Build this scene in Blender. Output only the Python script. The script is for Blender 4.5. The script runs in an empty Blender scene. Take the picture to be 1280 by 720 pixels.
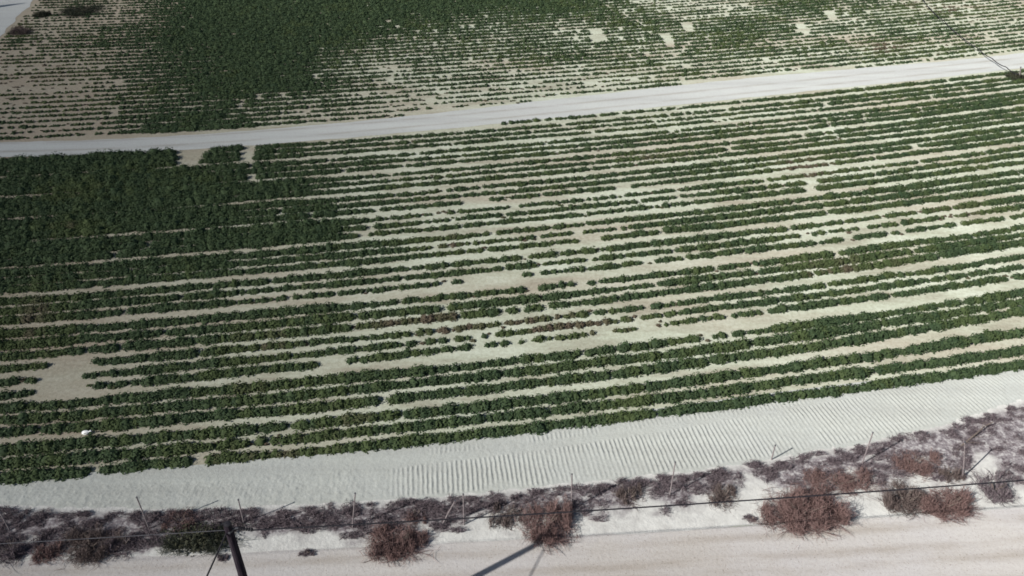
import bpy, math
import numpy as np
from mathutils import Vector

rng = np.random.default_rng(11)
scene = bpy.context.scene
COL = scene.collection

# ------------------------------------------------------------------ camera frame (also used to lay the place out)
H = 25.0
PITCH = math.radians(34.0)
CP, SP = math.cos(PITCH), math.sin(PITCH)
F = 1032.0


def ground(x, y, z=0.0):
    """photo pixel (1280x720) -> point on the plane at height z"""
    u = (x - 640) / F
    v = (y - 360) / F
    k = (H - z) / (SP + v * CP)
    return np.array([k * u, k * (CP - v * SP), z])


def pix(X, Y, Z):
    fw = Y * CP + (H - Z) * SP
    return 640 + F * X / fw, 360 + F * ((H - Z) * CP - Y * SP) / fw


def curve(pts, deg=4):
    g = np.array([ground(*p)[:2] for p in pts])
    c = np.polyfit(g[:, 0], g[:, 1], deg)
    lo, hi = g[0, 0], g[-1, 0]
    d = np.polyder(c)

    def f(X):
        X = np.asarray(X, float)
        Xc = np.clip(X, lo, hi)
        return np.polyval(c, Xc) + (X - Xc) * np.polyval(d, Xc)
    return f


edge_f = curve([(0, 601), (50, 598), (200, 589), (350, 577), (450, 567), (640, 543), (800, 520), (1000, 490), (1240, 467), (1280, 463)], 3)
top_f = curve([(0, 197), (50, 196), (200, 188), (350, 180), (450, 171), (640, 153), (800, 135.5), (960, 119.5), (1100, 105), (1247, 89), (1280, 85)], 4)
rtop_f = curve([(0, 178), (160, 172), (320, 164), (400, 156), (560, 140), (640, 130), (800, 111), (960, 97), (1120, 81), (1280, 66)], 5)
slow_f = curve([(0, 637), (200, 640), (400, 634), (640, 620), (800, 597), (960, 578), (1100, 553), (1280, 503)], 4)
rdlow_f = curve([(0, 700), (160, 696), (320, 690), (480, 682), (640, 672), (960, 655), (1280, 634)], 2)


def bow(X):
    return 0.205 * X + 0.0011 * X * X


NEAR12 = [(591, 571, 532.5, 460.5), (574, 553, 515.5, 442.5), (555.5, 535, 500, 421), (536, 512, 481, 395), (520.5, 497, 464, 382.5), (505, 482.5, 448.5, 371),
          (489, 458, 427.5, 350), (472.5, 445, 414, 338), (456, 432, 401, 326), (440, 417.5, 386, 308), (426, 406, 372.5, 299), (412, 393.5, 359.5, 289.5)]


def row_y(X, Y0):
    if Y0 < 0:                                   # the lowest rows fan out along the headland
        g_ = np.array([ground(x, y, .12)[:2] for x, y in zip((50, 350, 640, 1240), NEAR12[int(-Y0) - 1])])
        c_ = np.polyfit(g_[:, 0], g_[:, 1], 2)
        return np.polyval(c_, X)
    k = float(np.interp(Y0, [37.5, 48.0], [0.90, 1.0]))
    return Y0 + k * bow(X)


# ------------------------------------------------------------------ noise helpers
def smooth1d(n, step, wl, r):
    m = int(n * step / wl) + 4
    v = r.random(m)
    t = np.arange(n) * step / wl
    i = t.astype(int)
    f = t - i
    f = f * f * (3 - 2 * f)
    return v[i] * (1 - f) + v[i + 1] * f


_lat = np.random.default_rng(5).random((256, 256))


def vnoise(X, Y, wl):
    x = np.asarray(X) / wl + 1000.3
    y = np.asarray(Y) / wl + 1000.7
    i = np.floor(x).astype(int)
    j = np.floor(y).astype(int)
    fx = x - i
    fy = y - j
    fx = fx * fx * (3 - 2 * fx)
    fy = fy * fy * (3 - 2 * fy)
    a = _lat[i % 256, j % 256]
    b = _lat[(i + 1) % 256, j % 256]
    c = _lat[i % 256, (j + 1) % 256]
    d = _lat[(i + 1) % 256, (j + 1) % 256]
    return (a * (1 - fx) + b * fx) * (1 - fy) + (c * (1 - fx) + d * fx) * fy


def fbm(X, Y, wl, n=4):
    s = 0
    a = 1
    t = 0
    for _ in range(n):
        s = s + a * vnoise(X, Y, wl)
        t += a
        a *= 0.55
        wl *= 0.47
    return s / t


# ------------------------------------------------------------------ object helpers
def tag(o, label=None, cat=None, group=None, kind=None):
    if label:
        o['label'] = label
    if cat:
        o['category'] = cat
    if group:
        o['group'] = group
    if kind:
        o['kind'] = kind
    return o


def mesh_obj(name, V, Fq, mat, parent=None, attrs=None, smooth=False, loc=None):
    """V (n,3); Fq list/array of quads or list of polygons"""
    V = np.asarray(V, np.float32)
    me = bpy.data.meshes.new(name)
    if isinstance(Fq, np.ndarray):
        nf, k = Fq.shape
        me.vertices.add(len(V))
        me.vertices.foreach_set('co', V.ravel())
        me.loops.add(nf * k)
        me.loops.foreach_set('vertex_index', Fq.astype(np.int32).ravel())
        me.polygons.add(nf)
        me.polygons.foreach_set('loop_start', np.arange(0, nf * k, k, dtype=np.int32))
        me.update(calc_edges=True)
    else:
        me.from_pydata([tuple(map(float, v)) for v in V], [], [list(map(int, f)) for f in Fq])
        me.update()
    if attrs:
        for an, arr in attrs.items():
            a = me.attributes.new(an, 'FLOAT', 'POINT')
            a.data.foreach_set('value', np.asarray(arr, np.float32))
    if smooth:
        me.polygons.foreach_set('use_smooth', np.ones(len(me.polygons), bool))
    me.materials.append(mat)
    o = bpy.data.objects.new(name, me)
    COL.objects.link(o)
    if parent:
        o.parent = parent
    if loc is not None:
        o.location = loc
    return o


def empty(name, loc):
    o = bpy.data.objects.new(name, None)
    o.empty_display_size = 0.3
    o.location = loc
    COL.objects.link(o)
    return o


def tube(path, radii, n=8, cap=True):
    P = np.asarray(path, float)
    m = len(P)
    radii = np.broadcast_to(np.asarray(radii, float), (m,))
    V, Fc = [], []
    for i in range(m):
        t = P[min(i + 1, m - 1)] - P[max(i - 1, 0)]
        t = t / (np.linalg.norm(t) + 1e-9)
        ref = np.array([0, 0, 1.0]) if abs(t[2]) < 0.9 else np.array([1.0, 0, 0])
        a = np.cross(t, ref)
        a /= np.linalg.norm(a)
        b = np.cross(t, a)
        for k in range(n):
            w = 2 * math.pi * k / n
            V.append(P[i] + radii[i] * (math.cos(w) * a + math.sin(w) * b))
    for i in range(m - 1):
        for k in range(n):
            k2 = (k + 1) % n
            Fc.append([i * n + k, i * n + k2, (i + 1) * n + k2, (i + 1) * n + k])
    if cap:
        Fc.append(list(range(n))[::-1])
        Fc.append([(m - 1) * n + k for k in range(n)])
    return np.array(V), Fc


def join(parts):
    V, Fc, o = [], [], 0
    for v, f in parts:
        V.append(v)
        Fc += [[i + o for i in q] for q in f]
        o += len(v)
    return np.concatenate(V), Fc


# ------------------------------------------------------------------ materials
class NT:
    def __init__(self, name):
        self.m = bpy.data.materials.new(name)
        self.m.use_nodes = True
        self.t = self.m.node_tree
        self.t.nodes.clear()
        self.out = self.t.nodes.new('ShaderNodeOutputMaterial')

    def n(self, typ, **kw):
        nd = self.t.nodes.new(typ)
        for k, v in kw.items():
            setattr(nd, k, v)
        return nd

    def l(self, a, b):
        self.t.links.new(a, b)

    def pos(self):
        return self.n('ShaderNodeNewGeometry').outputs['Position']

    def noise(self, scale, detail=4, rough=0.55, vec=None, stretch=None):
        nd = self.n('ShaderNodeTexNoise')
        nd.inputs['Scale'].default_value = scale
        nd.inputs['Detail'].default_value = detail
        nd.inputs['Roughness'].default_value = rough
        v = vec or self.pos()
        if stretch:
            mp = self.n('ShaderNodeMapping')
            mp.inputs['Scale'].default_value = stretch
            mp.inputs['Rotation'].default_value = (0, 0, -0.2)
            self.l(v, mp.inputs['Vector'])
            v = mp.outputs['Vector']
        self.l(v, nd.inputs['Vector'])
        return nd.outputs['Fac']

    def ramp(self, fac, stops):
        r = self.n('ShaderNodeValToRGB')
        e = r.color_ramp.elements
        while len(e) < len(stops):
            e.new(0.5)
        for el, (p, c) in zip(e, stops):
            el.position = p
            el.color = (*c, 1) if len(c) == 3 else c
        self.l(fac, r.inputs['Fac'])
        return r.outputs['Color']

    def mix(self, fac, a, b, mode='MIX'):
        m = self.n('ShaderNodeMix', data_type='RGBA', blend_type=mode)
        for sock, val in ((m.inputs['Factor'], fac), (m.inputs['A'], a), (m.inputs['B'], b)):
            if isinstance(val, (int, float)):
                sock.default_value = val
            elif isinstance(val, tuple):
                sock.default_value = (*val, 1)
            else:
                self.l(val, sock)
        return m.outputs['Result']

    def sstep(self, val, lo, hi):
        m = self.n('ShaderNodeMapRange', interpolation_type='SMOOTHSTEP')
        self.l(val, m.inputs['Value'])
        m.inputs['From Min'].default_value = lo
        m.inputs['From Max'].default_value = hi
        return m.outputs['Result']

    def attr(self, name):
        return self.n('ShaderNodeAttribute', attribute_name=name).outputs['Fac']

    def finish(self, color, rough=0.95, bump=None, bdist=0.02, bstr=1.0, spec=0.1, trans=None):
        p = self.n('ShaderNodeBsdfPrincipled')
        if isinstance(color, tuple):
            p.inputs['Base Color'].default_value = (*color, 1)
        else:
            self.l(color, p.inputs['Base Color'])
        p.inputs['Roughness'].default_value = rough
        p.inputs['Specular IOR Level'].default_value = spec
        p.inputs['Diffuse Roughness'].default_value = 0.6
        if bump is not None:
            b = self.n('ShaderNodeBump')
            b.inputs['Distance'].default_value = bdist
            b.inputs['Strength'].default_value = bstr
            self.l(bump, b.inputs['Height'])
            self.l(b.outputs['Normal'], p.inputs['Normal'])
        sh = p.outputs['BSDF']
        if trans is not None:
            tr = self.n('ShaderNodeBsdfTranslucent')
            self.l(trans[1], tr.inputs['Color']) if not isinstance(trans[1], tuple) else setattr(tr.inputs['Color'], 'default_value', (*trans[1], 1))
            mx = self.n('ShaderNodeMixShader')
            mx.inputs[0].default_value = trans[0]
            self.l(sh, mx.inputs[1])
            self.l(tr.outputs['BSDF'], mx.inputs[2])
            sh = mx.outputs['Shader']
        self.l(sh, self.out.inputs['Surface'])
        return self.m


def soil_mat():
    t = NT('field_soil')
    big = t.noise(0.16, 4, 0.6, stretch=(0.35, 1.5, 1))
    mid = t.noise(0.45, 5, 0.6, stretch=(0.5, 1.6, 1))
    fine = t.noise(5.0, 4, 0.7)
    c = t.ramp(mid, [(0.32, (0.265, 0.26, 0.205)), (0.5, (0.362, 0.385, 0.308)), (0.70, (0.435, 0.465, 0.39))])
    pink = t.ramp(big, [(0.45, (0, 0, 0)), (0.64, (1, 1, 1))])
    c = t.mix(pink, c, t.mix(0.55, c, (0.31, 0.265, 0.215)))
    # darker loam towards the left end of the field
    sx = t.n('ShaderNodeSeparateXYZ')
    t.l(t.pos(), sx.inputs[0])
    loam = t.sstep(sx.outputs['X'], -4.0, -34.0)
    add = t.n('ShaderNodeMath', operation='MULTIPLY')
    t.l(loam, add.inputs[0])
    add.inputs[1].default_value = 0.75
    c = t.mix(add.outputs[0], c, (0.265, 0.22, 0.17))
    c = t.mix(t.ramp(fine, [(0.35, (0.55, 0.55, 0.55)), (0.6, (0, 0, 0))]), c, t.mix(1.0, c, (0.62, 0.58, 0.54), 'MULTIPLY'))
    return t.finish(c, 1.0, bump=fine, bdist=0.05, bstr=0.6, spec=0.05)


def road_mat(name, base, dark, tint, ruts=False):
    t = NT(name)
    along = t.noise(0.5, 4, 0.6, stretch=(0.12, 1.6, 1))
    blot = t.noise(0.25, 5, 0.6)
    fine = t.noise(7.0, 4, 0.7)
    c = t.ramp(along, [(0.32, dark), (0.6, base)])
    c = t.mix(t.ramp(blot, [(0.42, (0, 0, 0)), (0.66, (0.7, 0.7, 0.7))]), c, tint)
    c = t.mix(t.ramp(fine, [(0.33, (0.5, 0.5, 0.5)), (0.55, (0, 0, 0))]), c, t.mix(1.0, c, (0.8, 0.78, 0.76), 'MULTIPLY'))
    if ruts:
        brk = t.noise(0.8, 4, 0.65, stretch=(0.25, 1.2, 1))
        m_ = t.n('ShaderNodeMath', operation='MULTIPLY')
        t.l(t.attr('rut'), m_.inputs[0])
        t.l(t.sstep(brk, 0.30, 0.62), m_.inputs[1])
        c = t.mix(m_.outputs[0], c, t.mix(1.0, c, (0.80, 0.77, 0.73), 'MULTIPLY'))
        peb = t.noise(16.0, 2, 0.5)
        c = t.mix(t.sstep(peb, 0.64, 0.70), c, t.mix(1.0, c, (0.66, 0.62, 0.58), 'MULTIPLY'))
    return t.finish(c, 1.0, bump=fine, bdist=0.04, bstr=0.7, spec=0.05)


def verge_mat():
    t = NT('verge')
    fine = t.noise(6.0, 5, 0.7)
    mid = t.noise(1.6, 5, 0.65)
    sand = t.ramp(mid, [(0.3, (0.36, 0.355, 0.34)), (0.6, (0.46, 0.46, 0.44))])
    lit = t.ramp(fine, [(0.34, (0.075, 0.062, 0.068)), (0.5, (0.19, 0.172, 0.18)), (0.64, (0.36, 0.35, 0.345))])
    c = t.mix(t.attr('litter'), sand, lit)
    return t.finish(c, 1.0, bump=fine, bdist=0.06, bstr=0.8, spec=0.05)


def leaf_mat(name, a, b, brown, trans=0.12):
    t = NT(name)
    at = t.attr('tint')
    oi = t.n('ShaderNodeNewGeometry').outputs['Random Per Island']
    c = t.mix(oi, a, b)
    h_ = t.n('ShaderNodeMath', operation='MULTIPLY')
    t.l(t.sstep(at, 0.0, 0.4), h_.inputs[0])
    h_.inputs[1].default_value = 0.55
    c = t.mix(h_.outputs[0], c, tuple(v * k_ for v, k_ in zip(b, (1.25, 1.08, .82))))
    c = t.mix(t.sstep(at, 0.45, 1.0), c, brown)
    return t.finish(c, 0.75, spec=0.12, trans=(trans, c))


def twig_mat(name, a, b):
    t = NT(name)
    oi = t.n('ShaderNodeNewGeometry').outputs['Random Per Island']
    return t.finish(t.mix(oi, a, b), 0.9, spec=0.05)


def plain_mat(name, a, b, scale=8, rough=0.7, stretch=None, spec=0.2):
    t = NT(name)
    nz = t.noise(scale, 4, 0.6, stretch=stretch)
    return t.finish(t.ramp(nz, [(0.35, a), (0.65, b)]), rough, spec=spec, bump=nz, bdist=0.005)


M_soil = soil_mat()
M_track = road_mat('pale_track', (0.395, 0.41, 0.40), (0.335, 0.345, 0.335), (0.365, 0.375, 0.37), True)
M_road = road_mat('sand_road', (0.405, 0.39, 0.375), (0.335, 0.315, 0.295), (0.39, 0.38, 0.385), True)
M_head = road_mat('headland_soil', (0.37, 0.385, 0.36), (0.315, 0.325, 0.305), (0.355, 0.37, 0.355))
M_verge = verge_mat()
M_crop = leaf_mat('crop_leaf', (0.027, 0.047, 0.024), (0.058, 0.087, 0.040), (0.095, 0.076, 0.054))
M_green = leaf_mat('shrub_leaf', (0.024, 0.030, 0.021), (0.050, 0.055, 0.040), (0.06, 0.05, 0.045))
M_red = twig_mat('red_twig', (0.105, 0.064, 0.060), (0.215, 0.145, 0.135))
M_brown = twig_mat('brown_twig', (0.075, 0.058, 0.055), (0.16, 0.125, 0.115))
M_purple = twig_mat('grey_twig', (0.052, 0.040, 0.048), (0.20, 0.165, 0.175))
M_pole = plain_mat('creosoted_wood', (0.014, 0.010, 0.016), (0.034, 0.028, 0.034), 3, 0.9, (6, 6, 0.6), spec=.05)
M_post = plain_mat('weathered_post', (0.12, 0.10, 0.105), (0.23, 0.20, 0.20), 10, 0.85)
M_wire = plain_mat('black_cable', (0.012, 0.011, 0.014), (0.02, 0.019, 0.024), 8, 0.55)
M_metal = plain_mat('dull_steel', (0.05, 0.05, 0.06), (0.10, 0.10, 0.11), 12, 0.5)
M_white = plain_mat('white_plastic', (0.74, 0.75, 0.74), (0.82, 0.82, 0.81), 14, 0.5)
M_bark = plain_mat('grey_bark', (0.10, 0.08, 0.07), (0.17, 0.14, 0.12), 6, 0.9)


# ------------------------------------------------------------------ ground sheets
def strip_sheet(name, X, lo, hi, ny, z, mat, wob=0.12, attrs=None, zf=None):
    """a sheet between the lines lo(X) and hi(X) with a slightly ragged outline"""
    nx = len(X)
    w0 = (fbm(X, X * 0 + 3.1, 1.3) - 0.5) * 2 * wob
    w1 = (fbm(X, X * 0 + 77.7, 1.1) - 0.5) * 2 * wob
    a = lo(X) + w0
    b = hi(X) + w1
    T = np.linspace(0, 1, ny)
    XX = np.repeat(X[:, None], ny, 1)
    YY = a[:, None] * (1 - T) + b[:, None] * T
    ZZ = np.full_like(XX, z) if zf is None else zf(XX, YY, T[None, :] + 0 * XX)
    V = np.stack([XX, YY, ZZ], -1).reshape(-1, 3)
    i = (np.arange(nx - 1)[:, None] * ny + np.arange(ny - 1)[None, :]).ravel()
    Q = np.stack([i, i + ny, i + ny + 1, i + 1], 1)
    at = {k: f(XX, YY).ravel() for k, f in attrs.items()} if attrs else None
    return tag(mesh_obj(name, V, Q, mat, attrs=at, smooth=True), kind='structure')


def rut(d, at):
    m = 0
    for a in at:
        m = np.maximum(m, np.exp(-((d - a) / .20) ** 2))
    return m


g = 500.0
tag(mesh_obj('ground', [(-g, -g + 100, 0), (g, -g + 100, 0), (g, g + 100, 0), (-g, g + 100, 0)], [[0, 1, 2, 3]], M_soil), kind='structure')
strip_sheet('field_track', np.arange(-75, 75, 0.4), top_f, rtop_f, 40, 0.008, M_track, 0.14, attrs={'rut': lambda X, Y: rut(Y - top_f(X), (1.0, 2.5))})
strip_sheet('dirt_road', np.arange(-60, 60, 0.4), lambda X: rdlow_f(X) - 16, rdlow_f, 120, 0.008, M_road, 0.07, attrs={'rut': lambda X, Y: rut(rdlow_f(X) - Y, (.55, 1.5, 2.1, 3.2))})


def litter(X, Y):
    sl = slow_f(X)
    d = (sl - Y)                              # distance below the headland
    rd = Y - rdlow_f(X)
    width = np.maximum(sl - rdlow_f(X), 0.5)
    rel = d / width
    n = fbm(X, Y, 1.1, 4)
    lim = np.interp(X, [-22, -12, -6, 0, 6, 12, 17, 22], [0.92, 0.80, 0.70, 0.62, 0.48, 0.52, 0.62, 0.66])
    m = (lim - rel) * 3.2 + (n - 0.5) * 4.2
    edge = np.clip((d + 0.15) / 0.5, 0, 1)
    return np.clip(m + 0.35, 0, 1) * edge * np.clip(rd / 0.25 + 0.4, 0, 1)


def verge_z(X, Y, T):
    return 0.012 + 0.10 * np.sin(np.pi * T) * fbm(X, Y, 1.6, 3)


strip_sheet('verge', np.arange(-40, 40, 0.1), lambda X: rdlow_f(X) - 0.05, lambda X: slow_f(X) + 0.25, 48, 0.012, M_verge, 0.08,
            attrs={'litter': litter}, zf=verge_z)


# headland: pale strip with the cleat marks of a tracked machine, real ridges
def headland():
    Xs = np.arange(-42, 42, 0.01)
    Ys = slow_f(Xs) + 0.05
    seg = np.hypot(np.diff(Xs), np.diff(Ys))
    S = np.concatenate([[0], np.cumsum(seg)])
    S -= np.interp(0, Xs, S)
    s = np.arange(-30, 36, 0.03)
    cx = np.interp(s, S, Xs)
    cy = np.interp(s, S, Ys)
    tx, ty = np.gradient(cx, s), np.gradient(cy, s)
    ln = np.hypot(tx, ty)
    nx_, ny_ = -ty / ln, tx / ln
    # width of the strip along the normal at each station
    w = np.zeros_like(s)
    for _ in range(8):
        px, py = cx + nx_ * w, cy + ny_ * w
        w = w + (edge_f(px) - py) / np.maximum(ny_, 0.3)
    w = w + 0.25
    n = 84
    T = np.linspace(0, 1, n)
    XX = cx[:, None] + nx_[:, None] * w[:, None] * T
    YY = cy[:, None] + ny_[:, None] * w[:, None] * T
    N = w[:, None] * T
    SS = np.repeat(s[:, None], n, 1)

    def band(a, b, soft=0.12):
        return np.clip((N - a) / soft, 0, 1) * np.clip((b - N) / soft, 0, 1)
    jit = (fbm(XX, YY, 0.7, 3) - 0.5) * 0.09
    ph = 2 * np.pi * (SS + jit) / 0.20
    prof = 0.5 + 0.5 * np.sin(ph)
    prof = prof ** 1.4
    start = np.clip((SS + 5.2) / 1.2, 0, 1)
    endf = np.clip((31 - SS) / 6, 0.2, 1)
    wear = np.clip((fbm(XX, YY, 1.3, 4) - 0.25) * 3.2, 0.3, 1)
    rel = w[:, None]
    main = band(0.18 + 0.0 * N, rel * np.interp(s, [-5, 4, 10, 16, 24], [.58, .62, .68, .74, .78])[:, None]) * start * wear
    up = band(rel * 0.72, rel * 0.86, 0.08) * np.clip((SS + 4.0) / 1.5, 0, 1) * np.clip((fbm(XX, YY, 1.2, 2) - 0.35) * 4, 0, 1)
    left = band(0.25, rel * 0.5) * np.clip((-5.0 - SS) / 1, 0, 1) * np.clip((SS + 24) / 3, 0, 1) * wear * 0.35
    far = 1.0 + 0.25 * np.clip((SS - 6) / 12, 0, 1)
    Z = 0.016 + (0.034 * main * endf * far + 0.022 * up * endf + 0.012 * left) * prof
    Z += (fbm(XX, YY, 0.22, 3) - 0.5) * (0.022 + .03 * np.clip((-4.5 - SS) / 2, 0, 1) * band(.1, rel * .65)) + (fbm(XX, YY, 1.5, 2) - 0.5) * 0.015
    Z = np.maximum(Z, 0.004)
    V = np.stack([XX, YY, Z], -1).reshape(-1, 3)
    i = (np.arange(len(s) - 1)[:, None] * n + np.arange(n - 1)[None, :]).ravel()
    Q = np.stack([i, i + n, i + n + 1, i + 1], 1)
    tag(mesh_obj('headland', V, Q, M_head, smooth=True), kind='structure')


headland()

# side track in the far left corner
ca, cb = ground(0, 47), ground(44, 0)
sd = (cb - ca) / np.linalg.norm(cb - ca)
sn = np.array([sd[1], -sd[0], 0])          # points to the right, into the field
if sn[0] < 0:
    sn = -sn


def side(X, Y):
    return (X - ca[0]) * sn[0] + (Y - ca[1]) * sn[1]


st = np.arange(-22, 45, 0.5)
wv = (fbm(st, st * 0 + 9, 2.0) - 0.5) * 0.8
pts_in = [ca + sd * a + sn * (-0.1 + w) for a, w in zip(st, wv)]
pts_out = [ca + sd * a - sn * 13 for a in st]
V = np.array(pts_in + pts_out)
V[:, 2] = 0.012
k = len(st)
Q = np.array([[i, i + 1, k + i + 1, k + i] for i in range(k - 1)])
tag(mesh_obj('side_track', V, Q, M_track), kind='structure')

# ------------------------------------------------------------------ crop cover, read as a survey of the field (40 x 20 px cells)
GRID = """
06745999 99988887 88765544 88565444
45557999 99988766 66588478 65656555
55568999 99976666 67374787 55567655
34567899 99756666 77766565 56566544
34567889 98655555 55555555 55555555
44568899 99955555 55555555 66666666
45567798 76544444 44444555 66666777
44469999 66655555 55555555 66677777
55569998 66666666 66666666 66766777
89999888 87666666 66666667 77767677
89999978 87766665 66656678 53566667
89999998 88766666 67675776 66778877
88999998 88765655 46644556 66777677
89999997 88874545 56666677 66665555
89898888 99866666 66367887 44454446
99998888 88876666 66577677 66777788
88888888 57776665 55555444 77776664
88877776 57764444 32566777 65554555
77777776 55664677 77766666 55655677
77877777 88877777 65555445 78767777
87777777 77766555 33333344 78877777
88877777 66665433 35677777 77777777
75277777 65466666 77777777 77777777
74167777 77777777 77777777 77777777
73267777 77777777 77777777 77777777
77777777 77777777 77777777 77777777
77777777 66766777 77777777 77777777
77777766 66677777 77777777 77777777
77777776 66677777 77777777 77777777
77777666 56677777 77777777 77777777
"""
G = np.array([[int(ch) for ch in ln.replace(' ', '')] for ln in GRID.strip().splitlines()], float)
G[0:5, 8:22] = np.minimum(G[0:5, 8:22] + .8, 9)
G[0:7, 22:] = np.minimum(G[0:7, 22:] + .4, 9)
Gp = np.pad(G, ((0, 0), (1, 1)), 'edge')
G = .25 * Gp[:, :-2] + .5 * G + .25 * Gp[:, 2:]
BARE = [((735, 36), (754, 36), (760, 52), (737, 52)), ((823, 42), (838, 42), (846, 58), (832, 58)),
        ((852, 26), (862, 27), (868, 38), (854, 38)), ((990, 28), (1004, 27), (1014, 42), (1000, 42)),
        ((1026, 13), (1040, 11), (1048, 25), (1036, 25)),
        ((222, 184), (258, 184), (246, 207), (217, 208)), ((300, 178), (320, 178), (317, 207), (296, 207)),
        ((62, 446), (114, 443), (101, 489), (34, 497), (52, 466)),
        ((575, 248), (612, 246), (610, 257), (574, 258)), ((760, 236), (786, 230), (806, 238), (770, 246)),
        ((724, 292), (752, 290), (756, 303), (726, 306)), ((392, 448), (436, 444), (430, 462), (398, 464)),
        ((1004, 228), (1020, 226), (1020, 238), (1006, 238)), ((575, 350), (712, 338), (704, 347), (590, 360))]
BROWN = [(90, 240, 60, 25, .5), (40, 400, 60, 60, .6), (330, 430, 70, 30, .6), (560, 405, 160, 14, .8), (700, 405, 170, 14, .7),
         (560, 305, 50, 14, .7), (90, 285, 50, 12, .6), (1000, 210, 50, 14, .7), (1190, 265, 60, 12, .5), (60, 100, 90, 50, .6),
         (20, 35, 20, 12, 1.0), (1100, 60, 40, 8, .7), (1180, 10, 60, 8, .6), (350, 560, 190, 30, .7), (420, 520, 120, 25, .5), (320, 480, 120, 30, .45), (120, 520, 90, 30, .45), (1050, 335, 80, 14, .6),
         (810, 195, 50, 8, .5), (30, 555, 60, 60, .35), (230, 320, 200, 120, .15)]


def inside(px, py, poly):
    r = np.zeros(px.shape, bool)
    n = len(poly)
    j = n - 1
    for i in range(n):
        xi, yi = poly[i]
        xj, yj = poly[j]
        c = ((yi > py) != (yj > py)) & (px < (xj - xi) * (py - yi) / ((yj - yi) + 1e-9) + xi)
        r ^= c
        j = i
    return r


def cover(X, Y):
    px, py = pix(X, Y, 0.08)
    gx = np.clip(px / 40 - 0.5, 0, 30.999)
    gy = np.clip(py / 20 - 0.5, 0, 28.999)
    i = gx.astype(int)
    j = gy.astype(int)
    fx = gx - i
    fy = gy - j
    c = (G[j, i] * (1 - fx) + G[j, i + 1] * fx) * (1 - fy) + (G[j + 1, i] * (1 - fx) + G[j + 1, i + 1] * fx) * fy
    for p in BARE:
        c = np.where(inside(px, py, p), 0.0, c)
    return c, px, py


def brownness(px, py):
    b = np.zeros_like(px)
    for x, y, rx, ry, s in BROWN:
        b = np.maximum(b, s * np.exp(-((px - x) / rx) ** 2 - ((py - y) / ry) ** 2))
    return b


PRES = ([0, 1, 2, 3, 4, 5, 6, 7, 8, 9], [0, .12, .30, .50, .68, .82, .92, .99, 1, 1])
WID = ([0, 1, 2, 3, 4, 5, 6, 7, 8, 9], [.11, .14, .17, .20, .23, .25, .272, .325, .39, .53])
HGT = ([0, 1, 2, 3, 4, 5, 6, 7, 8, 9], [.10, .13, .16, .19, .215, .215, .23, .28, .335, .42])


def rnd_dirs(n, r, zmin=-0.05):
    z = r.uniform(zmin, 1, n)
    a = r.uniform(0, 2 * np.pi, n)
    q = np.sqrt(np.maximum(1 - z * z, 0))
    return np.stack([q * np.cos(a), q * np.sin(a), z], 1)


def leaf_quads(P, N, a, b, r):
    """pointed leaves at P facing N; a half length, b half width"""
    n = len(P)
    t = rnd_dirs(n, r, -1)
    t1 = np.cross(N, t)
    t1 /= np.linalg.norm(t1, axis=1, keepdims=True) + 1e-9
    t2 = np.cross(N, t1)
    a = np.broadcast_to(a, (n,))[:, None]
    b = np.broadcast_to(b, (n,))[:, None]
    V = np.stack([P - t1 * a, P + t2 * b + t1 * a * 0.15, P + t1 * a, P - t2 * b + t1 * a * 0.15], 1).reshape(-1, 3)
    Q = np.arange(4 * n).reshape(n, 4)
    return V, Q


_rg, _sg = 3, 7


def cores(C, RX, RY, HH, r):
    """low lumpy mounds under the leaves"""
    n = len(C)
    th = np.array([0.05, 0.55, 0.95])
    ang = np.arange(_sg) * 2 * np.pi / _sg
    ring = []
    for t in th:
        rad = np.cos(t * np.pi / 2)
        z = np.sin(t * np.pi / 2)
        jit = r.uniform(0.78, 1.12, (n, _sg))
        ring.append(np.stack([C[:, 0:1] + RX[:, None] * rad * np.cos(ang) * jit, C[:, 1:2] + RY[:, None] * rad * np.sin(ang) * jit,
                              np.maximum(C[:, 2:3] + HH[:, None] * z * jit, 0.006)], -1))
    V = np.concatenate(ring, 1)                    # n, 3*_sg, 3
    base = (np.arange(n) * _rg * _sg)[:, None]
    q = []
    for i in range(_rg - 1):
        for k_ in range(_sg):
            k2 = (k_ + 1) % _sg
            q.append([i * _sg + k_, i * _sg + k2, (i + 1) * _sg + k2, (i + 1) * _sg + k_])
    q = np.array(q)
    Q = (base[:, :, None] + q[None]).reshape(-1, 4)
    return V.reshape(-1, 3), Q, _rg * _sg


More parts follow.
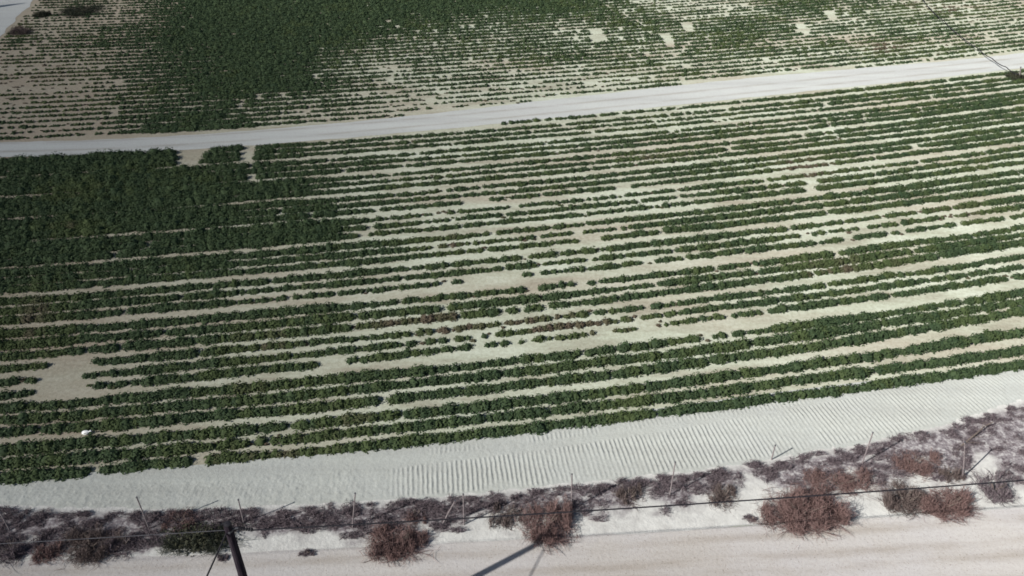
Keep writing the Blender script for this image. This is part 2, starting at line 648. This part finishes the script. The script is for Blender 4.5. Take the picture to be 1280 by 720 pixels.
def crop_row(idx, Y0, zone, label, group):
    r = np.random.default_rng(1000 + idx)
    step = 0.24 if zone == 'near' else 0.30
    yc = Y0 if Y0 > 0 else float(row_y(np.array([0.0]), Y0)[0])
    half = 0.665 * (yc * CP + H * SP) + 9
    X = np.arange(-half, half, step)
    n = len(X)
    X = X + r.uniform(-.08, .08, n)
    Y = row_y(X, Y0) + r.normal(0, .03, n) + (smooth1d(n, step, 3.0, r) - .5) * .10
    c, px, py = cover(X, Y)
    rag = smooth1d(n, step, 1.3, r) * .10 + smooth1d(n, step, .40, r) * .50 + r.random(n) * .40
    u = np.clip((rag - .5) * 1.6 + .5, 0, 1)
    far_k = zone == 'far'
    c = c + (fbm(X, Y, 2.6 if far_k else 2.2, 3) - .5) * np.where(c > 6.4, .4, 4.0 if far_k else 1.1) * (c > .5)
    c = c + ((smooth1d(n, step, 14.0, r) - .5) * (2.6 if far_k else .9) + r.normal(0, .45 if far_k else .2)) * ((c > .5) & (c < 6.6))
    c = np.clip(c, 0, 9)
    dead = (c > .8) & (c < 6.5) & (r.random(n) < .30)
    live = u < np.interp(c, *PRES)
    keep = (live | dead) & (px > -60) & (px < 1340) & (py > -34)
    if zone == 'near':
        keep &= (Y < top_f(X) - .18) & (Y > edge_f(X) - .6)
    else:
        keep &= (Y > rtop_f(X) + .22) & (side(X, Y) > .5)
    X, Y, c, px, py = X[keep], Y[keep], c[keep], px[keep], py[keep]
    withered = (~live)[keep]
    n = len(X)
    if n < 4:
        return None
    hs = float(np.interp(yc, [34, 44, 60], [1.0, .86, .74])) if zone == 'near' else 0.70
    ws = float(np.interp(yc, [34, 44, 60], [1.0, .95, .9])) if zone == 'near' else 0.87
    sz = r.uniform(.82, 1.18, n) * (0.88 + .24 * smooth1d(n, step, .9, r)) * np.where(c < 6, r.uniform(.75, 1.12, n), 1)
    RY = np.interp(c, *WID) * sz * ws
    RY = np.where(withered, r.uniform(.06, .13, n), RY)
    Y = Y + np.where(withered, r.uniform(-.3, .3, n), 0)
    RX = np.where(withered, RY * 1.3, np.maximum(RY * .88, 0.14)) * r.uniform(.9, 1.15, n)
    HH = np.interp(c, *HGT) * sz * np.where(c > 7.6, 1.0 if zone == 'near' else .68, hs) * r.uniform(.8, 1.2, n)
    HH = np.where(withered, r.uniform(.04, .10, n), HH)
    tint = np.clip(withered * .75 + brownness(px, py) * 1.1 + r.uniform(-.15, .28, n) + (fbm(X, Y, 3.0, 2) - .45) * .6 - .22 * np.clip((700 - px) / 400, 0, 1), 0, 1)
    C = np.stack([X, Y, np.zeros(n)], 1)
    Vc, Qc, per = cores(C, RX * .86, RY * .86, HH * .86, r)
    tc = np.repeat(tint, per)
    # leaves
    area = (RX + RY) * .5
    if zone == 'near':
        L = np.clip((area / .25) ** 1.6 * 46, 14, 120).astype(int)
        la, lb = .062, .036
    else:
        L = np.clip((area / .25) ** 1.6 * 20, 8, 44).astype(int)
        la, lb = .095, .05
    ii = np.repeat(np.arange(n), L)
    D = rnd_dirs(len(ii), r)
    rad = r.uniform(.78, 1.16, len(ii))[:, None]
    P = C[ii] + D * rad * np.stack([RX, RY, HH], 1)[ii]
    P[:, 2] = np.maximum(P[:, 2], .015)
    N = D * .8 + rnd_dirs(len(ii), r, -1) * .7 + np.array([0, 0, .35])
    N /= np.linalg.norm(N, axis=1, keepdims=True)
    sc = r.uniform(.7, 1.35, len(ii))
    Vl, Ql = leaf_quads(P, N, la * sc, lb * sc, r)
    V = np.concatenate([Vc, Vl])
    Q = np.concatenate([Qc, Ql + len(Vc)])
    T = np.concatenate([tc, np.repeat(tint[ii], 4)])
    org = np.array([0.0, yc, 0.0])
    o = mesh_obj('crop_row', V - org, Q, M_crop, attrs={'tint': T}, loc=org)
    mean_c = float(np.mean(np.minimum(c, 9)))
    frac = n / max(1, keep.size)
    words = label(mean_c, frac)
    tag(o, words, 'crop row', group)
    return o


ORD = ['first', 'second', 'third', 'fourth', 'fifth', 'sixth', 'seventh', 'eighth', 'ninth', 'tenth', 'eleventh', 'twelfth', 'thirteenth',
       'fourteenth', 'fifteenth', 'sixteenth', 'seventeenth', 'eighteenth', 'nineteenth', 'twentieth']
TENS = {20: 'twenty', 30: 'thirty', 40: 'forty', 50: 'fifty'}


def ordinal(n):
    if n <= 20:
        return ORD[n - 1]
    t = n // 10 * 10
    return (TENS[t][:-1] + 'ieth') if n == t else TENS[t] + '-' + ORD[n - t - 1]


near_Y = []
gaps = [37.55 + 3.09 * i for i in range(0, 9)]
for a, b in zip(gaps[:-1], gaps[1:]):
    for fr in (0.19, 0.49, 0.79):
        near_Y.append(a + (b - a) * fr)
near_Y = [y for y in near_Y if y < 63.5]
near_Y = sorted(near_Y)
near_Y = [-(i + 1) for i in range(12)] + [y for i, y in enumerate(near_Y) if i == 0 or y - near_Y[i - 1] > .5]
near_rows = []
for i, y in enumerate(near_Y):
    def lab(mc, fr):
        return 'thick leafy dark green' if mc > 6.9 else ('green but often broken' if mc > 6.2 else 'gap-riddled patchy green and brown')
    o = crop_row(i, y, 'near', lab, 'crop rows between headland and field track')
    if o is not None:
        near_rows.append(o)
for i, o in enumerate(near_rows):
    m = len(near_rows)
    if i == 0:
        where = ' crop row directly along the ridged pale headland'
    elif i == m - 1:
        where = ' crop row directly below the pale field track'
    elif i > m // 2:
        where = f' crop row, {ordinal(m - i)} below the pale field track'
    else:
        where = f' crop row, {ordinal(i + 1)} up from the ridged pale headland'
    o['label'] = o['label'] + where

far_Y = [62.9 + 1.035 * i for i in range(41)]
cnt = 0
for i, y in enumerate(far_Y):
    def lab(mc, fr, c=cnt):
        look = 'dense dark green' if mc > 7 else ('thin low green' if mc > 6.2 else 'thin broken')
        return f'{look} crop row in the upper field, {ordinal(c + 1)} beyond the pale track'
    if crop_row(200 + i, y, 'far', lab, 'crop rows beyond the field track') is not None:
        cnt += 1


# ------------------------------------------------------------------ bushes and brush
def twigs(center, rx, ry, h, n, r, w=0.014, spread=1.0, lean=(0, 0)):
    """a tuft of dead stems: bent tapering blades rising and spreading from the base, plus side twigs"""
    C = np.asarray(center, float)
    a = r.uniform(0, 2 * np.pi, n)
    q = np.sqrt(r.random(n))
    base = np.stack([C[0] + rx * .55 * q * np.cos(a), C[1] + ry * .55 * q * np.sin(a), np.full(n, C[2])], 1)
    a2 = a + r.normal(0, .5, n)
    out = q * r.uniform(.55, 1.1, n)
    hh = h * (1.0 - .45 * out) * r.uniform(.25, 1.12, n)
    tip = np.stack([C[0] + rx * spread * out * np.cos(a2) + lean[0] * hh, C[1] + ry * spread * out * np.sin(a2) + lean[1] * hh, C[2] + hh], 1)
    mid = base * .45 + tip * .55 + r.normal(0, .05, (n, 3)) * np.array([rx, ry, h]) * 2
    mid[:, 2] = np.maximum(mid[:, 2], C[2] + .02)

    def blades(p0, p1, p2, w):
        m = len(p0)
        d = p2 - p0
        sd_ = np.cross(d, rnd_dirs(m, r, -1))
        sd_ /= np.linalg.norm(sd_, axis=1, keepdims=True) + 1e-9
        ww = (w * r.uniform(.6, 1.4, m))[:, None]
        V = np.stack([p0 - sd_ * ww, p0 + sd_ * ww, p1 + sd_ * ww * .8, p1 - sd_ * ww * .8, p2 + sd_ * ww * .3, p2 - sd_ * ww * .3], 1)
        b = (np.arange(m) * 6)[:, None]
        Q = np.concatenate([b + np.array([0, 1, 2, 3]), b + np.array([3, 2, 4, 5])])
        return V.reshape(-1, 3), Q
    V1, Q1 = blades(base, mid, tip, w)
    m = n * 3
    k_ = r.integers(0, n, m)
    t = r.uniform(.25, 1, m)[:, None]
    s0 = np.where(t < .55, base[k_] + (mid[k_] - base[k_]) * (t / .55), mid[k_] + (tip[k_] - mid[k_]) * ((t - .55) / .45))
    dirv = rnd_dirs(m, r, -.2) * np.array([rx, ry, h]) * r.uniform(.15, .42, m)[:, None]
    s2 = s0 + dirv
    s2[:, 2] = np.maximum(s2[:, 2], C[2] + .01)
    s1 = (s0 + s2) / 2 + r.normal(0, .02, (m, 3))
    V2, Q2 = blades(s0, s1, s2, w * .7)
    return np.concatenate([V1, V2]), np.concatenate([Q1, Q2 + len(V1)])


def size_at(px, py):
    X, Y, _ = ground(px, py)
    return (Y * CP + H * SP) / F


def bush(name, x0, x1, y0, y1, mat, n, label, group, cat='bush', dens=1.0, seed=0):
    """a bush whose outline spans x0..x1, y0..y1 in the survey photo; stands on the verge"""
    r = np.random.default_rng(seed)
    cx = (x0 + x1) / 2
    # footprint: depth rather less than its width; height fills the rest
    m = size_at(cx, y1)
    rx = (x1 - x0) / 2 * m
    tot = (y1 - y0) * m                      # extent seen across the view
    dep = math.atan2(H, ground(cx, y1)[1])
    ry = min(rx, tot * .42 / math.sin(dep))
    h = max(.15, (tot - ry * 1.3 * math.sin(dep)) / math.cos(dep))
    h = min(h, rx * 1.2) * .72
    base = ground(cx, y1)
    base[1] += ry * .8
    base[2] = .02
    root = empty(name, base)
    tag(root, label, cat, group)
    nl = 4 + 2 * int(rx > .5) + 3 * int(rx > .9)
    vs_, qs_, of = [], [], 0
    for j in range(nl):
        f_ = r.uniform(.22, .52)
        ox = (j / (nl - 1) * 2 - 1) * rx * (1.12 - f_)
        ox += r.uniform(-.2, .2) * rx
        oy = r.uniform(-.7, .7) * ry
        V, Q = twigs((ox, oy, 0), rx * f_, ry * r.uniform(.6, .85), h * r.uniform(.45, 1.1), int(n * dens * 2.2 / nl), r, w=.0085,
                     lean=(r.normal(0, .12), r.normal(0, .1)))
        vs_.append(V)
        qs_.append(Q + of)
        of += len(V)
    # stray stems sprawling outwards over the ground
    V, Q = twigs((0, 0, 0), rx * 1.3, ry * 1.35, h * .4, int(n * dens * .8), r, w=.008, spread=1.15)
    vs_.append(V)
    qs_.append(Q + of)
    mesh_obj('branches', np.concatenate(vs_), np.concatenate(qs_), mat, root)
    # woody stems at the heart
    st_ = []
    for _ in range(7):
        a = r.uniform(0, 6.28)
        st_.append(tube([(0.04 * math.cos(a), .04 * math.sin(a), -.03), (rx * .25 * math.cos(a), ry * .25 * math.sin(a), h * .4),
                         (rx * .45 * math.cos(a), ry * .45 * math.sin(a), h * .72)], [.022, .014, .005], 5))
    V, Q = join(st_)
    mesh_obj('stem', V, Q, M_bark, root)
    if mat is M_green:
        n_ = int(900 * dens)
        D = rnd_dirs(n_, r)
        P = D * np.array([rx, ry, h]) * r.uniform(.35, 1.05, n_)[:, None]
        N = D + rnd_dirs(n_, r, -1) * .8
        N /= np.linalg.norm(N, axis=1, keepdims=True)
        V, Q = leaf_quads(P, N, .06 * r.uniform(.7, 1.3, n_), .03, r)
        mesh_obj('foliage', V, Q, M_green, root, attrs={'tint': np.repeat(r.random(n_) * .6, 4)})
    return root


GB = 'dry bushes along the verge'
BUSHES = [
    (458, 530, 650, 700, M_red, 420, 'round reddish brown dry bush right of the utility pole, reaching the road edge'),
    (505, 532, 622, 654, M_red, 120, 'small reddish dry bush just behind the round red bush by the road'),
    (652, 716, 618, 680, M_red, 420, 'reddish brown dry bush touched by the tip of the utility pole shadow'),
    (614, 652, 614, 658, M_brown, 180, 'tan brown dry bush left of the one at the pole shadow tip'),
    (962, 1062, 604, 664, M_red, 650, 'largest red brown dry bush spreading under the overhead wire'),
    (1010, 1098, 582, 618, M_red, 330, 'mauve brown dry bush behind the largest red bush'),
    (1112, 1166, 584, 644, M_brown, 330, 'tall olive brown dry bush crossed by the overhead wire'),
    (1152, 1226, 606, 648, M_red, 380, 'wide red purple dry bush beside the road, right of the olive one'),
    (1122, 1176, 560, 596, M_red, 260, 'reddish dry bush on the headland edge behind the olive one'),
    (1176, 1206, 572, 602, M_brown, 120, 'small tan dry bush at the foot of the rightmost fence post'),
    (1228, 1276, 584, 626, M_purple, 180, 'greyish thin dry bush above the wire near the right edge'),
    (888, 926, 596, 636, M_brown, 190, 'lone brown dry bush on the pale bank, mid verge'),
    (770, 806, 598, 634, M_brown, 150, 'brown dry bush left of the fence post in the middle of the verge'),
    (196, 292, 648, 692, M_green, 300, 'dark olive green bush just left of the utility pole'),
    (200, 244, 634, 664, M_red, 170, 'rusty dry bush behind the dark green bush'),
    (36, 72, 676, 704, M_red, 170, 'small maroon dry bush on the road edge at far left'),
    (72, 140, 656, 702, M_brown, 380, 'brown dry bush on the road edge, left of the dark green bush'),
    (-20, 36, 664, 704, M_purple, 200, 'purple brown dry bush in the lower left corner'),
    (128, 172, 660, 694, M_purple, 220, 'dark mauve dry bush between the brown and the dark green bush'),
]
for i, (x0, x1, y0, y1, m_, n_, lb) in enumerate(BUSHES):
    bush('green_bush' if m_ is M_green else 'dry_bush', x0, x1, y0, y1, m_, n_, lb, GB, seed=40 + i)
for i, (x0, x1, y0, y1, lb) in enumerate([(270, 284, 690, 702, 'tiny dark weed tuft on the road beside the utility pole'),
                                          (930, 948, 643, 653, 'small grey weed tuft on the pale bank below the wire'),
                                          (374, 392, 686, 696, 'flat grey weed tuft at the road edge right of the utility pole'),
                                          (1252, 1266, 586, 596, 'small dark weed tuft on sand by the right edge')]):
    bush('weed_tuft', x0, x1, y0, y1, M_purple, 60, lb, 'weed tufts on the verge', 'weed', seed=90 + i)


# low dead brush: an uncountable tangle along the foot of the headland
def dry_brush():
    r = np.random.default_rng(77)
    parts_v, parts_q, off = [], [], 0
    n = 0
    while n < 760:
        X = r.uniform(-26, 30)
        t = r.random() ** 1.3
        sl, rl = float(slow_f(X)), float(rdlow_f(X))
        Y = sl - .05 - t * (sl - rl - .3)
        L = float(litter(np.array([X]), np.array([Y]))[0])
        if r.random() > L * 1.05:
            continue
        n += 1
        rx, ry, h = r.uniform(.18, .55), r.uniform(.15, .35), r.uniform(.08, .30)
        V, Q = twigs((X, Y, .03), rx, ry, h, int(26 + 60 * rx), r, w=.009)
        parts_v.append(V)
        parts_q.append(Q + off)
        off += len(V)
    o = mesh_obj('dry_brush', np.concatenate(parts_v), np.concatenate(parts_q), M_purple)
    tag(o, 'low tangle of grey purple dead brush lining the headland foot', 'dry brush', kind='stuff')


dry_brush()


# ------------------------------------------------------------------ fence posts
def post(bx, by, tx, ty, label, rad=.027, mat=None, name='fence_post', group='thin posts standing in the verge brush', cat='post'):
    b = ground(bx, by)
    # height so that the top shows at ty when the post stands over its base, plus a small lean
    lo, hi = .1, 5.0
    for _ in range(40):
        h = (lo + hi) / 2
        if pix(b[0], b[1], h)[1] > ty:
            lo = h
        else:
            hi = h
    m = (b[1] * CP + (H - h) * SP) / F
    lean = (tx - pix(b[0], b[1], h)[0]) * m
    root = empty(name, (b[0], b[1], 0))
    tag(root, label, cat, group)
    P = [(0, 0, -.1), (lean * .5 + .004, 0, h * .5), (lean, .0, h)]
    V, Q = tube(P, [rad, rad * .95, rad * .85], 8)
    mesh_obj('shaft', V, Q, mat or M_post, root)
    V, Q = tube([(lean, 0, h - .004), (lean, 0, h + .035)], [rad * 1.35, rad * 1.2], 8)
    mesh_obj('cap', V, Q, M_metal, root)
    return root


POSTS = [
    (13, 664, 0, 641, 'slim post at the far left frame edge, tilted left'),
    (187, 662, 171, 622, 'slim post behind the dark green bush, tilted left'),
    (305, 655, 298, 625, 'short slim post just right of the utility pole top'),
    (440, 661, 444, 617, 'slim pale post left of the round red bush'),
    (551, 657, 569, 626, 'slim pale post leaning hard right, beside an upright one'),
    (580, 657, 579, 618, 'upright slim pale post left of the tan brown bush'),
    (714, 638, 715, 593, 'slim post behind the bush at the pole shadow tip'),
    (837, 620, 844, 578, 'slim pale post in the middle of the pale bank'),
    (964, 575, 969, 557, 'very short post stub at the headland edge above the largest red bush'),
    (1077, 581, 1091, 541, 'slim dark post leaning right above the headland edge'),
    (1204, 598, 1206, 553, 'rightmost slim brown post on the white sand'),
]
for p in POSTS:
    post(*p)


# dark stick added for a shadow line in the brush near right edge
def shadow_stick(p0, p1, label, seed):
    r = np.random.default_rng(seed)
    a = ground(*p0)
    b = ground(*p1)
    root_loc = a.copy()
    d = b - a
    P = [d * t + np.array([r.normal(0, .02), r.normal(0, .02), .06 + .25 * t]) for t in np.linspace(0, 1, 6)]
    parts = [tube(P, np.linspace(.045, .018, 6), 6)]
    for t in (.3, .5, .7):
        q = d * t + np.array([0, 0, .08 + .25 * t])
        s = r.choice([-1, 1])
        parts.append(tube([q, q + np.array([.12 * s, .22 * s, .12]), q + np.array([.3, .34 * s, .2])], [.016, .011, .004], 5))
    V, Q = join(parts)
    o = mesh_obj('dark_shadow_stick', V, Q, M_bark, loc=root_loc)
    tag(o, label, 'shadow_stick')


shadow_stick((1194, 563), (1238, 534), 'dark stick standing in for a shadow line in the brush near the right edge', 3)


# ------------------------------------------------------------------ utility pole and wires
PB = np.array([-7.55, 14.66, 0.0])
PH = 7.55
pole = tag(empty('utility_pole', PB), 'dark wooden utility pole rising from below the frame at lower left', 'utility pole')
zz = np.linspace(-.3, PH, 9)
V, Q = tube([(0.01 * math.sin(i * 1.3), 0.008 * math.cos(i), z) for i, z in enumerate(zz)], np.linspace(.165, .105, 9), 14)
mesh_obj('shaft', V, Q, M_pole, pole, smooth=False)
V, Q = tube([(0, 0, PH - .02), (0, 0, PH + .02), (0, 0, PH + .04)], [.10, .10, .04], 12)
mesh_obj('cap', V, Q, M_wire, pole)
V, Q = join([tube([(0, 0, PH - .26), (0, 0, PH - .20)], [.106, .106], 14), tube([(.09, 0, PH - .2), (.20, .01, PH - .16), (.26, .02, PH - .18)], [.035, .03, .03], 8)])
mesh_obj('bracket', V, Q, M_metal, pole)
ins = []
for j in range(6):
    ins.append(tube([(.25 + .065 * j, .02, PH - .18 - .012 * j), (.30 + .065 * j, .02, PH - .19 - .012 * j)], [.055, .040], 10))
V, Q = join(ins)
mesh_obj('insulator', V, Q, M_wire, pole)
gd = np.array([-.31, -1.435, -.40])
gp = [np.array([-.05, -.06, PH - .25]) + gd * q for q in np.linspace(0, (PH - .25 + .05) / .40, 14)]
V, Q = tube(gp, .026, 6)
mesh_obj('guy_wire', V, Q, M_wire, pole)

WH = PH - .24


def wire_span(p0, p1, sag, n=36):
    P = []
    for t in np.linspace(0, 1, n):
        q = np.asarray(p0) * (1 - t) + np.asarray(p1) * t
        q = q.copy()
        q[2] -= sag * 4 * t * (1 - t)
        P.append(q)
    return P


wl = PB + np.array([0, 0, WH])
right = wire_span(wl + np.array([.62, .02, -.02]), np.array([34.0, 18.6, 7.3]), .35)
left = wire_span(np.array([-50.0, 12.4, 7.2]), wl + np.array([-.10, 0, 0]), .3)
V, Q = tube(right, .021, 6)
o = mesh_obj('overhead_wire', V, Q, M_wire)
tag(o, 'black overhead wire running from the utility pole to the right frame edge', 'wire')
V, Q = tube(left, .009, 6)
o = mesh_obj('overhead_wire', V, Q, M_metal)
tag(o, 'thin overhead wire running left from the utility pole', 'wire')

# low cable over the far field, coming down to a stake at the right frame edge
ce = ground(1273, 94)
cable_px = [(1150, -6), (1162, 10), (1180, 26), (1200, 44), (1222, 60), (1240, 73), (1258, 84), (1273, 93)]
P = [ground(x, y, .62 if i < 7 else .5) for i, (x, y) in enumerate(cable_px)]
P = [P[0] + (P[0] - P[1]) * 2.5] + P
fine_P = []
for i in range(len(P) - 1):
    for t in np.linspace(0, 1, 5)[:-1]:
        fine_P.append(P[i] * (1 - t) + P[i + 1] * t - np.array([0, 0, .10 * 4 * t * (1 - t)]))
fine_P.append(P[-1])
V, Q = tube(fine_P, .036, 6)
o = mesh_obj('field_cable', V, Q, M_wire)
tag(o, 'dark thin cable crossing the pale track in the upper right corner', 'cable')
post(1274, 99, 1276, 84, 'stubby stake holding the cable end at the upper right edge', .05, M_post, 'stake', None, 'stake')
bush('green_bush', 1262, 1286, 86, 101, M_green, 160, 'dark green clump at the cable end beside the pale track', 'bushes at field corners', seed=7)

# shrubs along the side track, far left corner
for i, (x0, x1, y0, y1, m_, lb) in enumerate([
        (42, 58, -2, 22, M_green, 'bright dark green shrub at the pale corner track, upper left'),
        (8, 34, 26, 44, M_brown, 'low brown scrubby bush along the corner track, upper left'),
        (72, 118, 2, 20, M_green, 'wide dark green shrub patch a little in from the corner track')]):
    bush('green_bush' if m_ is M_green else 'dry_bush', x0, x1, y0, y1, m_, 260, lb, 'bushes at field corners', seed=120 + i, dens=1.2)


# slender tree beside the corner track, just out of frame; only its shadow falls into view
def slender_tree(tip_px, h, label):
    r = np.random.default_rng(9)
    tip = ground(*tip_px)
    base = tip - np.array([1.236 * h, .787 * h, 0])
    root = tag(empty('slender_tree', base), label, 'tree')
    V, Q = tube([(0, 0, -.2), (.03, 0, h * .4), (0, .02, h * .95)], [.14, .09, .02], 8)
    mesh_obj('trunk', V, Q, M_bark, root)
    n_ = 9000
    z = r.uniform(.12, 1, n_)
    rad = np.sqrt(r.random(n_)) * (.85 * (1 - z) ** .8 + .06) * (.8 + .4 * vnoise(z * 9, z * 0, 1))
    a = r.uniform(0, 6.283, n_)
    P = np.stack([rad * np.cos(a), rad * np.sin(a), z * h], 1)
    N = np.stack([np.cos(a), np.sin(a), .5 + 0 * a], 1) + rnd_dirs(n_, r, -1) * .6
    N /= np.linalg.norm(N, axis=1, keepdims=True)
    V, Q = leaf_quads(P, N, .10 * r.uniform(.7, 1.3, n_), .05, r)
    mesh_obj('crown', V, Q, M_green, root, attrs={'tint': np.repeat(r.random(n_) * .5, 4)})


slender_tree((31, 4), 5.0, 'slender dark tree by the corner track whose shadow lies across it')


# ------------------------------------------------------------------ white sack in the field
def sack(px, py):
    loc = ground(px, py)
    V, Fc = [], []
    nu, nv = 14, 9
    r = np.random.default_rng(4)
    for j in range(nv):
        t = j / (nv - 1)
        zc = -.5 * math.cos(math.pi * t)
        for i in range(nu):
            a = 2 * math.pi * i / nu
            q = math.sin(math.pi * t) ** .6 * (1 + .10 * math.sin(3 * a + j)) * (1 + r.uniform(-.05, .05))
            V.append((.16 * q * math.cos(a), .11 * q * math.sin(a), .085 + .17 * zc))
    for j in range(nv - 1):
        for i in range(nu):
            i2 = (i + 1) % nu
            Fc.append([j * nu + i, j * nu + i2, (j + 1) * nu + i2, (j + 1) * nu + i])
    root = tag(empty('plastic_bag', loc + np.array([0, 0, .02])), 'small white plastic bag dropped between crop rows at lower left', 'bag')
    mesh_obj('body', V, Fc, M_white, root, smooth=True)
    V, Q = join([tube([(.12, 0, .12), (.18, .01, .15), (.24, .03, .17)], [.035, .02, .045], 8)])
    mesh_obj('tied_neck', V, Q, M_white, root)


sack(108, 543)

# ------------------------------------------------------------------ camera
cam = bpy.data.cameras.new('camera')
cam.sensor_width = 36
cam.lens = F / 1280 * 36
cam.clip_end = 3000
co = bpy.data.objects.new('camera', cam)
co.location = (0, 0, H)
co.rotation_euler = (math.radians(90) - PITCH, 0, 0)
COL.objects.link(co)
scene.camera = co

# ------------------------------------------------------------------ light
EL = math.radians(34.3)
sunv = Vector((-.843 * math.cos(EL), -.537 * math.cos(EL), math.sin(EL)))   # towards the sun
sl = bpy.data.lights.new('sun', 'SUN')
sl.energy = 5.0
sl.angle = math.radians(.53)
sl.color = (1.0, .965, .91)
so = bpy.data.objects.new('sun', sl)
so.rotation_euler = (-sunv).to_track_quat('-Z', 'Y').to_euler()
COL.objects.link(so)


# added volume out of view, shaped to dim the left end of the fields
def added_shade_cloud(shade, radius, alt, thick, dens):
    V, Fc = [], []
    nr, na = 18, 64
    prof = [(1 - (i / nr) ** 2) ** 2 for i in range(nr + 1)]
    for sgn in (1, -1):
        for i in range(nr + 1):
            for a in range(na):
                th = 2 * math.pi * a / na
                rr = radius * i / nr * (1 + .06 * math.sin(3 * th + 1) + .04 * math.sin(5 * th))
                V.append((rr * math.cos(th), rr * math.sin(th), sgn * thick / 2 * prof[i] + sgn * .02))
    for k_, sgn in enumerate((1, -1)):
        o_ = k_ * (nr + 1) * na
        for i in range(nr):
            for a in range(na):
                b = (a + 1) % na
                q = [o_ + i * na + a, o_ + (i + 1) * na + a, o_ + (i + 1) * na + b, o_ + i * na + b]
                Fc.append(q if sgn > 0 else q[::-1])
    for a in range(na):
        b = (a + 1) % na
        Fc.append([nr * na + a, (nr + 1) * na + nr * na + a, (nr + 1) * na + nr * na + b, nr * na + b])
    t = NT('added_shade_cloud')
    v = t.n('ShaderNodeVolumePrincipled')
    v.inputs['Color'].default_value = (1, 1, 1, 1)
    v.inputs['Density'].default_value = dens
    v.inputs['Anisotropy'].default_value = .6
    t.l(v.outputs[0], t.out.inputs['Volume'])
    d = alt / math.tan(EL)
    o = mesh_obj('added_shade_cloud', V, Fc, t.m, loc=(shade[0] - .843 * d, shade[1] - .537 * d, alt))
    tag(o, kind='structure')


added_shade_cloud((-78, 46), 98, 170, 24, .027)

w = bpy.data.worlds.new('World')
scene.world = w
w.use_nodes = True
nt = w.node_tree
nt.nodes.clear()
sky = nt.nodes.new('ShaderNodeTexSky')
sky.sky_type = 'NISHITA'
sky.sun_disc = False
sky.sun_elevation = EL
sky.sun_rotation = math.atan2(-.843, -.537)
bg = nt.nodes.new('ShaderNodeBackground')
bg.inputs['Strength'].default_value = .05
out = nt.nodes.new('ShaderNodeOutputWorld')
nt.links.new(sky.outputs[0], bg.inputs[0])
nt.links.new(bg.outputs[0], out.inputs[0])

vs = scene.view_settings
vs.view_transform = 'Standard'
vs.look = 'None'
vs.gamma = 1
vs.exposure = 0.56
vs.use_curve_mapping = False
scene.cycles.filter_width = 1.7
scene.cycles.max_bounces = 5
